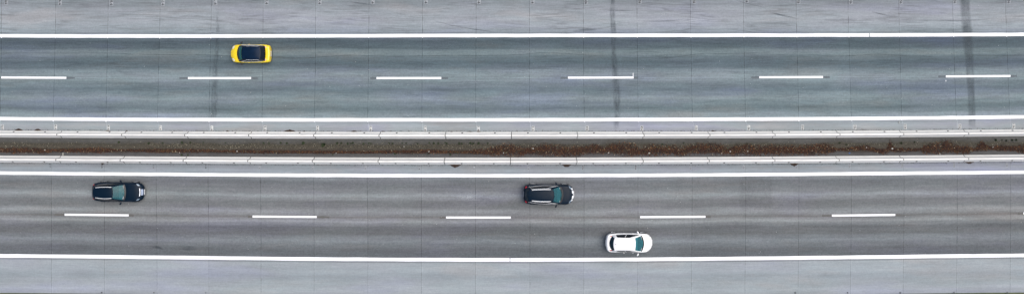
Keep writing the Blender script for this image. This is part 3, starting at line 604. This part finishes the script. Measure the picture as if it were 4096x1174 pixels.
def build_car(P):
    L, W = P['L'], P['W']; hl = L/2; t = empty(P['name'], (0, 0, 0))
    zb, zr = P['belt'], P['H']; paintm = P['paint']
    xfb, xft, xrt, xrb = P['wind_base'], P['wind_top'], P['rear_top'], P['rear_base']
    # --- body shell
    N_ = 22; V, F = [], []
    def ztop(x):
        xs, zs = zip(*P['top']); return float(np.interp(x, xs, zs))
    def hw(x):
        xs, ws = zip(*P['plan']); return float(np.interp(x, xs, ws))*W/2
    stx = sorted(set([-hl, -hl+.05, -hl+.16, -hl+.32, -hl+.55, hl-.05, hl, hl-.16, hl-.34, hl-.58]+list(np.linspace(-hl+.8, hl-.8, 11))))
    rings = []
    for x in stx:
        xi = x/hl; w_ = hw(x); zt = ztop(x); cb = xrb-.05 < x < xfb+.02; zt = min(zt, zb-.06) if cb else zt; e = abs(xi)**6; zf = .17+.15*e
        crown = .015 if cb else P.get('crown', .05)
        sec = [(0, zf), (w_*.6, zf), (w_*.90, zf+.01), (w_*.975, zf+.14), (w_*1.0, zf*.3+.7*(zf*.4+zt*.6)), (w_*.985, zt-.16), (w_*.93, zt-.05), (w_*.82, zt), (w_*.45, zt+crown*.75), (0, zt+crown)]
        r_ = []
        for k, (y, z) in enumerate(sec):
            bow = (P['bow_f'] if x > 0 else P['bow_r'])*abs(xi)**4*(y/(W/2))**2
            lean = 0
            r_.append((x-math.copysign(bow, x)-lean, y, z))
        full = [(a, -b, c) for a, b, c in r_[1:-1]][::-1]
        rings.append(r_+full)
    n = len(rings[0])
    for r_ in rings: V += r_
    for i in range(len(rings)-1):
        for j in range(n): F.append((i*n+j, i*n+(j+1) % n, (i+1)*n+(j+1) % n, (i+1)*n+j))
    F += [tuple(range(n))[::-1], tuple(range((len(rings)-1)*n, len(rings)*n))]
    body = mesh('body', V, F, paintm, t)
    bm = bmesh.new(); bm.from_mesh(body.data); bmesh.ops.recalc_face_normals(bm, faces=bm.faces); bm.to_mesh(body.data); bm.free()
    bake(body, [('SUBSURF', dict(levels=2, render_levels=2))])
    wr = P.get('wr', .33); wx = (hl-P['ovf'], -hl+P['ovr'])
    cut = []
    for x in wx:
        for s_ in (-1, 1):
            Vc, Fc = lathe([(0.001, -.17), (wr+.045, -.17), (wr+.045, .17), (0.001, .17)], 28)
            c = mesh('cutter', [(a+x, b+s_*(W/2-.04), c_+wr) for a, b, c_ in Vc], Fc)
            bm = bmesh.new(); bm.from_mesh(c.data); bmesh.ops.remove_doubles(bm, verts=bm.verts, dist=.003); bmesh.ops.recalc_face_normals(bm, faces=bm.faces); bm.to_mesh(c.data); bm.free(); cut.append(c)
    bake(body, [('BOOLEAN', dict(operation='DIFFERENCE', solver='EXACT', object=c)) for c in cut])
    for c in cut: bpy.data.objects.remove(c)
    body.data.shade_smooth()
    if hasattr(body.data, 'set_sharp_from_angle'): body.data.set_sharp_from_angle(angle=math.radians(40))
    if not body.data.materials: body.data.materials.append(paintm)
    bvh = BVHTree.FromPolygons([v.co.copy() for v in body.data.vertices], [tuple(p.vertices) for p in body.data.polygons])
    def zat(x, y):
        h = bvh.ray_cast(Vector((x, y, 3)), Vector((0, 0, -1)))
        return h[0].z if h[0] else None
    def drape(name, fn, nu, nv, mat, lift=.008, parent=None, thick=.02):
        Vd, Fd, ok = [], [], {}
        for i in range(nu+1):
            for j in range(nv+1):
                x, y = fn(i/nu, j/nv); z = zat(x, y)
                if z is None: z = zat(x*.985, y*.985) or .5
                ok[i, j] = len(Vd); Vd.append((x, y, z+lift))
        nn = len(Vd); Vd += [(a, b, c-thick) for a, b, c in Vd]
        for i in range(nu):
            for j in range(nv):
                q_ = (ok[i, j], ok[i+1, j], ok[i+1, j+1], ok[i, j+1]); Fd.append(q_); Fd.append(tuple(k+nn for k in q_[::-1]))
        for i in range(nu):
            for j in (0, nv): Fd.append((ok[i, j], ok[i+1, j], ok[i+1, j]+nn, ok[i, j]+nn))
        for j in range(nv):
            for i in (0, nu): Fd.append((ok[i, j], ok[i, j+1], ok[i, j+1]+nn, ok[i, j]+nn))
        o = mesh(name, Vd, Fd, mat, parent or t)
        bm = bmesh.new(); bm.from_mesh(o.data); bmesh.ops.recalc_face_normals(bm, faces=bm.faces); bm.to_mesh(o.data); bm.free()
        o.data.shade_smooth(); o.data.set_sharp_from_angle(angle=math.radians(40)); return o
    # --- greenhouse surfaces
    bw, rw = P['bw'], P['rw']    # half widths at belt and at roof: (rear, middle, front)
    def q3(a, s_): return a[0]*(2*(s_-.5)*(s_-1))+a[1]*(-4*s_*(s_-1))+a[2]*(2*s_*(s_-.5))
    def sidep(s_, tt, sg):
        x = (xrb-P['rbow_b'])*(1-s_)+(xfb-P['wbow_b'])*s_; x2 = (xrt-P['rbow_t']*-1)*(1-s_)+(xft-P['wbow_t'])*s_
        x2 = (xrt+P['rbow_t'])*(1-s_)+(xft-P['wbow_t'])*s_; x = (xrb+P['rbow_b'])*(1-s_)+(xfb-P['wbow_b'])*s_
        y = q3(bw, s_)*(1-tt)+q3(rw, s_)*tt + .03*math.sin(math.pi*tt)
        z = (zb-.03)*(1-tt)+(zr-.07-P['drop']*(1-s_)**3-.05*s_**4)*tt
        return Vector((x*(1-tt)+x2*tt, sg*y, z))
    def endp(u, tt, front):
        if front: xb, xt, bb, bt, wb_, wt_ = xfb, xft, P['wbow_b'], P['wbow_t'], bw[2], rw[2]; sg = 1; dz = .05
        else: xb, xt, bb, bt, wb_, wt_ = xrb, xrt, P['rbow_b'], P['rbow_t'], bw[0], rw[0]; sg = -1; dz = P['drop']
        x = (xb-sg*bb*u*u)*(1-tt)+(xt-sg*bt*u*u)*tt+sg*.03*math.sin(math.pi*tt)*(1-abs(u)**6)
        y = u*(wb_*(1-tt)+wt_*tt+.03*math.sin(math.pi*tt)*(abs(u)**6))
        z = (zb-.03+.03*(1-u*u))*(1-tt)+(zr-.07-dz+.03*(1-u**2))*tt
        return Vector((x, y, z))
    def roofp(u, s_):
        a, b = endp(u, 1, False), endp(u, 1, True); x = a.x*(1-s_)+b.x*s_; y = u*q3(rw, s_); z = zr-.07-P['drop']*(1-s_)**3-.05*s_**4+.03*(1-u*u)+.045*(1-u**4)*max(0, 4*s_*(1-s_))**.7
        return Vector((x, y, z))
    def patch(name, fn, u0, u1, v0, v1, nu, nv, mat, off=0, parent=None, shape=None, solid=0):
        g = []; 
        for i in range(nu+1):
            for j in range(nv+1):
                a, b = u0+(u1-u0)*i/nu, v0+(v1-v0)*j/nv
                if shape: a, b = shape(a, b, i/nu, j/nv)
                p = fn(a, b)
                if off:
                    e = .01; n_ = (fn(a+e, b)-fn(a-e, b)).cross(fn(a, b+e)-fn(a, b-e)).normalized()
                    c_ = Vector(((xfb+xrb)/2, 0, zb-.3))
                    if n_.dot(p-c_) < 0: n_.negate()
                    p = p+n_*off
                g.append(p)
        o = mesh(name, g, [(i*(nv+1)+j, (i+1)*(nv+1)+j, (i+1)*(nv+1)+j+1, i*(nv+1)+j+1) for i in range(nu) for j in range(nv)], mat, parent or t, True)
        return o
    def join(objs, name):
        V, F = [], []
        for o in objs:
            k = len(V); V += [v.co.copy() for v in o.data.vertices]; F += [tuple(i+k for i in p.vertices) for p in o.data.polygons]
        m_ = objs[0].data.materials[0]
        for o in objs: bpy.data.objects.remove(o)
        o = mesh(name, V, F, m_, t); bm = bmesh.new(); bm.from_mesh(o.data); bmesh.ops.remove_doubles(bm, verts=bm.verts, dist=.004); bmesh.ops.recalc_face_normals(bm, faces=bm.faces); bm.to_mesh(o.data); bm.free()
        o.data.shade_smooth(); o.data.set_sharp_from_angle(angle=math.radians(50)); return o
    fr, rr = (lambda u, v: endp(u, v, True)), (lambda u, v: endp(u, v, False))
    pm = P.get('pillar', paintm)
    pc = [patch('p', lambda s_, v, g=g: sidep(s_, v, g), 0, 1, 0, 1, 14, 6, pm) for g in (-1, 1)]
    pc += [patch('p', fr, a, b, 0, 1, 1, 6, pm) for a, b in ((-1, -.93), (.93, 1))]+[patch('p', fr, -.93, .93, .95, 1, 8, 1, pm)]
    pc += [patch('p', rr, a, b, 0, 1, 2, 6, pm) for a, b in ((-1, -.86), (.86, 1))]+[patch('p', rr, -.86, .86, .90, 1, 8, 1, pm)]
    join(pc, 'pillars')
    patch('roof', roofp, -1, 1, 0, 1, 12, 14, P.get('roof', paintm), .004)
    patch('windscreen', fr, -.93, .93, .03, .95, 10, 6, M_wind, .002)
    patch('windscreen_border', fr, -.95, .95, -.02, P.get('border', .10), 10, 2, M_trim, .006)
    patch('rear_window', rr, -.88, .88, .06, .92, 10, 6, P.get('rglass', M_rglass), .006)
    for g in (-1, 1):
        def shp(a, b, i, j):     # windows narrow towards their front and rear tips
            lim = min(1, (1-a)/.28+.08, (a)/.16+.12); return a, .05+(b-.05)*lim
        for a, b in ((.50, P.get('sw1', .93)), (P.get('sw0', .10), .48)):
            patch('side_window', lambda s_, v: sidep(s_, v, g), a, b, .05, P.get('swt', .93), 8, 4, M_dglass, .006, shape=shp)
        if P.get('chrome'):
            top = [sidep(s_, .05+(.95-.05)*min(1, (1-s_)/.28+.08, s_/.16+.12), g) for s_ in np.linspace(.08, .95, 22)]; low = [sidep(s_, .03, g) for s_ in np.linspace(.06, .95, 20)]
            for nm, pts, rad in (('window_trim', top, .012), ('window_trim', low, P['chrome'])):
                if nm and (pts is low or P.get('chrome_top')): tube(nm, [p+Vector((0, g*.014, .006)) for p in pts], rad, M_chrome, t)
        if P.get('rails'):
            a, b = P['rails']
            pts = []
            for k in range(17):
                f = k/16; s_ = a+(b-a)*f; p = roofp(g*.93, s_); e = min(1, min(f, 1-f)*8)
                pts.append(p+Vector((0, 0, .01+.035*e)))
            tube('roof_rail', pts, P.get('railr', .03), M_rail, t)
        else:
            pts = [roofp(g*.9, s_)+Vector((0, 0, .006)) for s_ in np.linspace(.06, .94, 12)]; tube('roof_seam', pts, .009, M_trim, t)
        # mirror
        mx = P['mirror']; base = Vector((mx, g*(hw(mx)-.03), zb+.02))
        Vm, Fm = [], []
        R = [(0, .03, .02), (.05, .06, .05), (.12, .10, .075), (.20, .11, .08), (.25, .08, .05), (.265, .03, .02)]
        for (d_, a, b) in R:
            for k in range(10):
                an = 2*math.pi*k/10; Vm.append((base.x-d_*.35+a*.75*math.cos(an), base.y+g*d_, base.z+.04+b*math.sin(an)))
        for i in range(len(R)-1):
            for k in range(10): Fm.append((i*10+k, i*10+(k+1) % 10, (i+1)*10+(k+1) % 10, (i+1)*10+k))
        Fm += [tuple(range(10)), tuple(range(50, 60))]
        mesh('mirror', Vm, Fm, P.get('mirrorm', paintm), t, True)
        # wheels
        for x in wx:
            Vw, Fw = lathe([(wr-.10, -.10), (wr-.03, -.108), (wr-.006, -.09), (wr, -.05), (wr, .05), (wr-.006, .09), (wr-.03, .108), (wr-.10, .10)], 32)
            wl = mesh('wheel', Vw, Fw, M_rub, t, True); wl.location = (x, g*(W/2-.095), wr)
            Vr, Fr = lathe([(wr-.10, -.1), (wr-.115, -.02), (wr-.12, .05), (wr-.095, .112), (wr-.085, .118)], 32)
            for k in range(5):
                a = 2*math.pi*k/5; ca, sa = math.cos(a), math.sin(a)
                for r0, r1, w0, w1 in ((.0, wr-.09, .055, .035),):
                    b_ = len(Vr)
                    for (r_, w_) in ((r0, w0), (r1, w1)):
                        for yy in (.085, .113):
                            for sgn in (-1, 1): Vr.append((r_*ca-sgn*w_*sa, yy, r_*sa+sgn*w_*ca))
                    Fr += [(b_+2, b_+3, b_+7, b_+6), (b_, b_+1, b_+5, b_+4), (b_, b_+2, b_+6, b_+4), (b_+1, b_+3, b_+7, b_+5)]
            rm = mesh('rim', [(a, g*b, c) for a, b, c in Vr], Fr, M_rim, wl)
        # lamps
        hx, hy, hlx, hly = P['head']
        drape('headlight', lambda a, b: (hl-hx-a*hlx-(b*.16)**1.0*P.get('hsweep', 1), g*(hy+(b)*hly)), 4, 6, P.get('headm', M_lamp), lift=.010)
        tx, ty, tlx, tly = P['tail']
        drape('tail_light', lambda a, b: (-hl+tx+a*tlx*(1-.5*b)+b*.10, g*(ty+b*tly)), 4, 5, P.get('tailm', M_red), lift=.010)
        for hx_ in P['handles']: 
            yy = hw(hx_)*1.0; tube('door_handle', [Vector((hx_-.09, g*(yy-.01), zb-.14)), Vector((hx_-.05, g*(yy-.003), zb-.17)), Vector((hx_+.05, g*(yy-.003), zb-.17)), Vector((hx_+.09, g*(yy-.01), zb-.14))], .014, P.get('handlem', paintm), t)
        for k in (0, 1):
            pts = [endp(g*.02*0+(-.75+.9*k+.62*f)*1, .05+.42*f*(.4), True)+Vector((.02, 0, .02)) for f in np.linspace(0, 1, 5)]
            if g == 1: tube('wiper', pts, .009, M_trim, t)
    # bonnet shut lines, grille, plates, aerial
    drape('cowl', lambda a, b: (xfb-P['wbow_b']*(b*2-1)**2+.0+a*P.get('cowl', .07), (b*2-1)*bw[2]*.98), 2, 14, M_trim, lift=.004)
    for g in (-1, 1):
        drape('bonnet_gap', lambda a, b: (xfb-.08+(hl-.18-xfb)*b, g*(W/2*.80-.10*b*b)+a*.012), 1, 10, P.get('gapm', M_trim), lift=.0015, thick=.01)
    if P.get('grille'):
        for (x0, x1, y0, y1, mm, nm) in P['grille']:
            drape(nm, lambda a, b: (hl-x0-(x1-x0)*a-P['bow_f']*((y0+(y1-y0)*b)/(W/2))**2, y0+(y1-y0)*b), 3, 6, mm, lift=.012)
    def plate(nm, x, sg, z):
        Vp = [(x+sg*d_, y, z+dz) for d_ in (0, .02) for y in (-.26, .26) for dz in (-.055, .055)]
        mesh(nm, Vp, [(0, 1, 3, 2), (4, 5, 7, 6), (0, 1, 5, 4), (2, 3, 7, 6), (0, 2, 6, 4), (1, 3, 7, 5)], M_plate, t)
    plate('number_plate', hl-.015, 1, .42); plate('number_plate', -hl+.015, -1, P.get('rplate', .62))
    # bumper lower lips
    for sg in (-1, 1):
        pts = [Vector((sg*(hl-.03-(P['bow_f'] if sg > 0 else P['bow_r'])*(f**2)*.9), f*hw(sg*hl)*.92, .27)) for f in np.linspace(-1, 1, 11)]
        tube('bumper_lip', pts, .04, M_trim, t)
    if P.get('aerial'):
        p = roofp(0, .10); tube('aerial', [p+Vector((-.02, 0, 0)), p+Vector((.0, 0, .03)), p+Vector((-.10, 0, .09))], .022, P.get('aerialm', M_trim), t)
    # --- interior: dashboard, seats seen through the windscreen
    zi = zb+.045
    Vi = [(xfb-.12, -bw[2]*.85, zi), (xfb-.12, bw[2]*.85, zi), (xft+.05, rw[2]*1.0, zi+.02), (xft+.05, -rw[2]*1.0, zi+.02)]
    def slab_(nm, x0, x1, y0, y1, z0, z1, mat, bev=.03):
        V_ = [(x, y, z) for x in (x0, x1) for y in (y0, y1) for z in (z0, z1)]
        o = mesh(nm, V_, [(0, 1, 3, 2), (4, 6, 7, 5), (0, 4, 5, 1), (2, 3, 7, 6), (1, 5, 7, 3), (0, 2, 6, 4)], mat, t)
        return bake(o, [('BEVEL', dict(width=bev, segments=3, limit_method='NONE'))])
    slab_('dashboard', xft+.12+(xfb-xft)*.25, xfb-P['wbow_b']*.7-.04, -bw[2]*.82, bw[2]*.82, zb-.02, zb+P.get('dashz', .09), P.get('dashm', M_seat), .03)
    for g in (-1, 1):
        slab_('seat', xft-.32, xft-.14, g*.36-.23, g*.36+.23, zb-.05, zr-.36, M_seat, .07)
        slab_('head_rest', xft-.36, xft-.26, g*.36-.12, g*.36+.12, zr-.40, zr-.19, M_seatl, .04)
    P['t'] = t
    return t
def tube(name, pts, rad, mat, parent, n=8):
    V, F = [], []; pts = [Vector(p) for p in pts]
    for i, p in enumerate(pts):
        d = (pts[min(i+1, len(pts)-1)]-pts[max(0, i-1)]).normalized(); a = d.cross(Vector((0, 0, 1)))
        if a.length < 1e-3: a = d.cross(Vector((0, 1, 0)))
        a.normalize(); b = d.cross(a).normalized(); r_ = rad*(.6 if i in (0, len(pts)-1) else 1)
        for k in range(n): V.append(p+a*r_*math.cos(2*math.pi*k/n)+b*r_*math.sin(2*math.pi*k/n))
    for i in range(len(pts)-1):
        for k in range(n): F.append((i*n+k, i*n+(k+1) % n, (i+1)*n+(k+1) % n, (i+1)*n+k))
    F += [tuple(range(n)), tuple(range((len(pts)-1)*n, len(pts)*n))]
    return mesh(name, V, F, mat, parent, True)
def cpaint(name, c, rough=.3, metal=0, coat=1):
    return simple(name, c, rough, metal, coat, var=.03, scale=3)
def place(t, px, py, hgt, rz):
    """px,py = where the photo shows the car's middle at height hgt"""
    k = (H-hgt)/H; t.location = (X(px)*k, Y(py)*k, 0); t.rotation_euler = (0, 0, rz)
yel = cpaint('yellow_paint', (.90, .65, .004)); blk2 = simple('blue_black_paint', (.002, .010, .022), .35, coat=0, var=.03, scale=3, spec=.12); wht = cpaint('white_paint', (.88, .88, .87))
# yellow city car, heading left
L = 3.80
c = build_car(dict(name='yellow_hatchback', L=3.70, W=1.73, H=1.50, belt=.96, paint=yel, pillar=M_trim, roof=M_pano, mirrorm=M_trim,
    plan=[(-1.9, .78), (-1.82, .88), (-1.6, .965), (-1.2, 1), (1.0, .99), (1.4, .97), (1.62, .93), (1.78, .86), (1.9, .70)],
    top=[(-1.9, .70), (-1.8, .84), (-1.6, .88), (-1.1, .93), (.9, .93), (1.2, .90), (1.55, .82), (1.75, .70), (1.9, .55)], bow_f=.16, bow_r=.10, ovf=.72, ovr=.62, wr=.31,
    wind_base=1.16, wind_top=.58, rear_top=-1.12, rear_base=-1.50, wbow_b=.20, wbow_t=.08, rbow_b=.10, rbow_t=.08, bw=(.70, .775, .74), rw=(.58, .62, .58), drop=.07, headm=simple('bright_lamp_glass', (.8, .78, .66), .2, coat=.6),
    mirror=.78, head=(.10, .44, .20, .26), tail=(.30, .52, .17, .16), tailm=simple('pale_tail_lamp', (.75, .42, .42), .2, coat=.5), handles=(.1, ), chrome=.010, chrome_top=True, border=.40, rplate=.55, crown=.05, cowl=.03, rglass=M_dglass,
    grille=[(.02, .10, -.30, .30, cpaint('yellow_bumper', (.84, .60, .005)), 'bumper_panel')]))
place(c, 1006.7, 215.5, .45, math.pi)
tag(c, 'small bright yellow hatchback with a black glass roof driving left on the upper road', 'car', 'cars driving on the motorway')
CT = 'cars driving on the motorway'
# black estate, heading right
L = 4.74
c = build_car(dict(name='black_estate_car', L=L, W=1.82, H=1.47, belt=.93, paint=blk2,
    plan=[(-2.37, .70), (-2.28, .83), (-2.0, .95), (-1.5, 1), (1.4, 1), (1.8, .98), (2.05, .94), (2.25, .84), (2.37, .66)],
    top=[(-2.37, .70), (-2.25, .92), (-1.9, .96), (-1.2, .91), (.95, .90), (1.4, .87), (1.9, .78), (2.2, .66), (2.37, .50)], bow_f=.24, bow_r=.15, ovf=.88, ovr=.92, wr=.33,
    wind_base=.88, wind_top=-.10, rear_top=-1.92, rear_base=-2.20, wbow_b=.16, wbow_t=.06, rbow_b=.14, rbow_t=.10, bw=(.66, .80, .76), rw=(.46, .56, .54), drop=.07,
    mirror=.50, head=(.30, .60, .16, .16), tail=(.10, .60, .16, .14), handles=(.2, -.75), rails=(.10, 1.0),  railr=.022, dashz=.07, cowl=.04, rglass=M_rglass,
    grille=[(.04, .18, -.28, .28, simple('grille_silver', (.28, .34, .46), .4), 'grille'), (.24, .30, -.36, .36, M_chrome, 'badge_bar')]))
place(c, 476.5, 765.5, .45, math.radians(-.6))
tag(c, 'black estate car with chrome roof rails driving right at the left of the lower road', 'car', CT)
# black SUV, heading right
c = build_car(dict(name='black_suv', L=4.72, W=1.86, H=1.66, belt=1.04, paint=blk2,
    plan=[(-2.36, .76), (-2.26, .88), (-2.0, .97), (-1.5, 1), (1.4, 1), (1.8, .975), (2.05, .92), (2.24, .78), (2.36, .58)],
    top=[(-2.36, .80), (-2.25, 1.0), (-1.95, 1.07), (-1.2, 1.01), (.95, 1.01), (1.4, .99), (1.9, .92), (2.18, .80), (2.36, .62)], bow_f=.26, bow_r=.12, ovf=.88, ovr=.90, wr=.36,
    wind_base=1.22, wind_top=.42, rear_top=-1.95, rear_base=-2.22, wbow_b=.22, wbow_t=.14, rbow_b=.12, rbow_t=.10, bw=(.66, .83, .80), rw=(.50, .58, .58), drop=.06,
    mirror=.70, head=(.26, .52, .12, .26), tail=(.12, .58, .18, .18), handles=(.25, -.65), rails=(.12, .93), chrome=.009, chrome_top=True, aerial=True, cowl=.10,
    grille=[(.05, .20, -.36, -.10, M_chrome, 'grille'), (.05, .20, .10, .36, M_chrome, 'grille'), (.03, .12, -.04, .04, M_chrome, 'badge'), (.08, .20, -.60, -.42, M_chrome, 'grille'), (.08, .20, .42, .60, M_chrome, 'grille')]))
place(c, 2195, 775, .5, math.radians(-.3))
tag(c, 'black SUV with thick chrome roof rails driving right near the middle of the lower road', 'car', CT)
# white hatchback, heading right
c = build_car(dict(name='white_hatchback', L=4.38, W=1.81, H=1.47, belt=.95, paint=wht,
    plan=[(-2.19, .68), (-2.1, .84), (-1.85, .96), (-1.4, 1), (1.3, 1), (1.65, .975), (1.9, .90), (2.08, .74), (2.19, .52)],
    top=[(-2.19, .74), (-2.08, .96), (-1.75, 1.0), (-1.2, .93), (.95, .92), (1.35, .89), (1.8, .80), (2.05, .68), (2.19, .52)], bow_f=.30, bow_r=.18, ovf=.86, ovr=.78, wr=.33,
    wind_base=1.32, wind_top=.44, rear_top=-1.52, rear_base=-1.88, wbow_b=.22, wbow_t=.05, rbow_b=.34, rbow_t=.12, bw=(.76, .83, .77), rw=(.60, .575, .58), drop=.08,
    mirror=.80, head=(.20, .56, .16, .20), headm=simple('pale_lamp_glass', (.7, .72, .74), .2, coat=.7), tail=(.30, .62, .34, .09), handles=(.35, -.5), aerial=True, cowl=.03, gapm=simple('white_gap', (.5, .5, .5), .6),
    grille=[(.03, .06, -.30, .30, simple('grey_trim', (.4, .42, .44), .4), 'grille')]))
place(c, 2514.8, 968, .45, math.radians(-.2))
tag(c, 'white hatchback with red tail lights driving right in the lowest lane', 'car', CT)
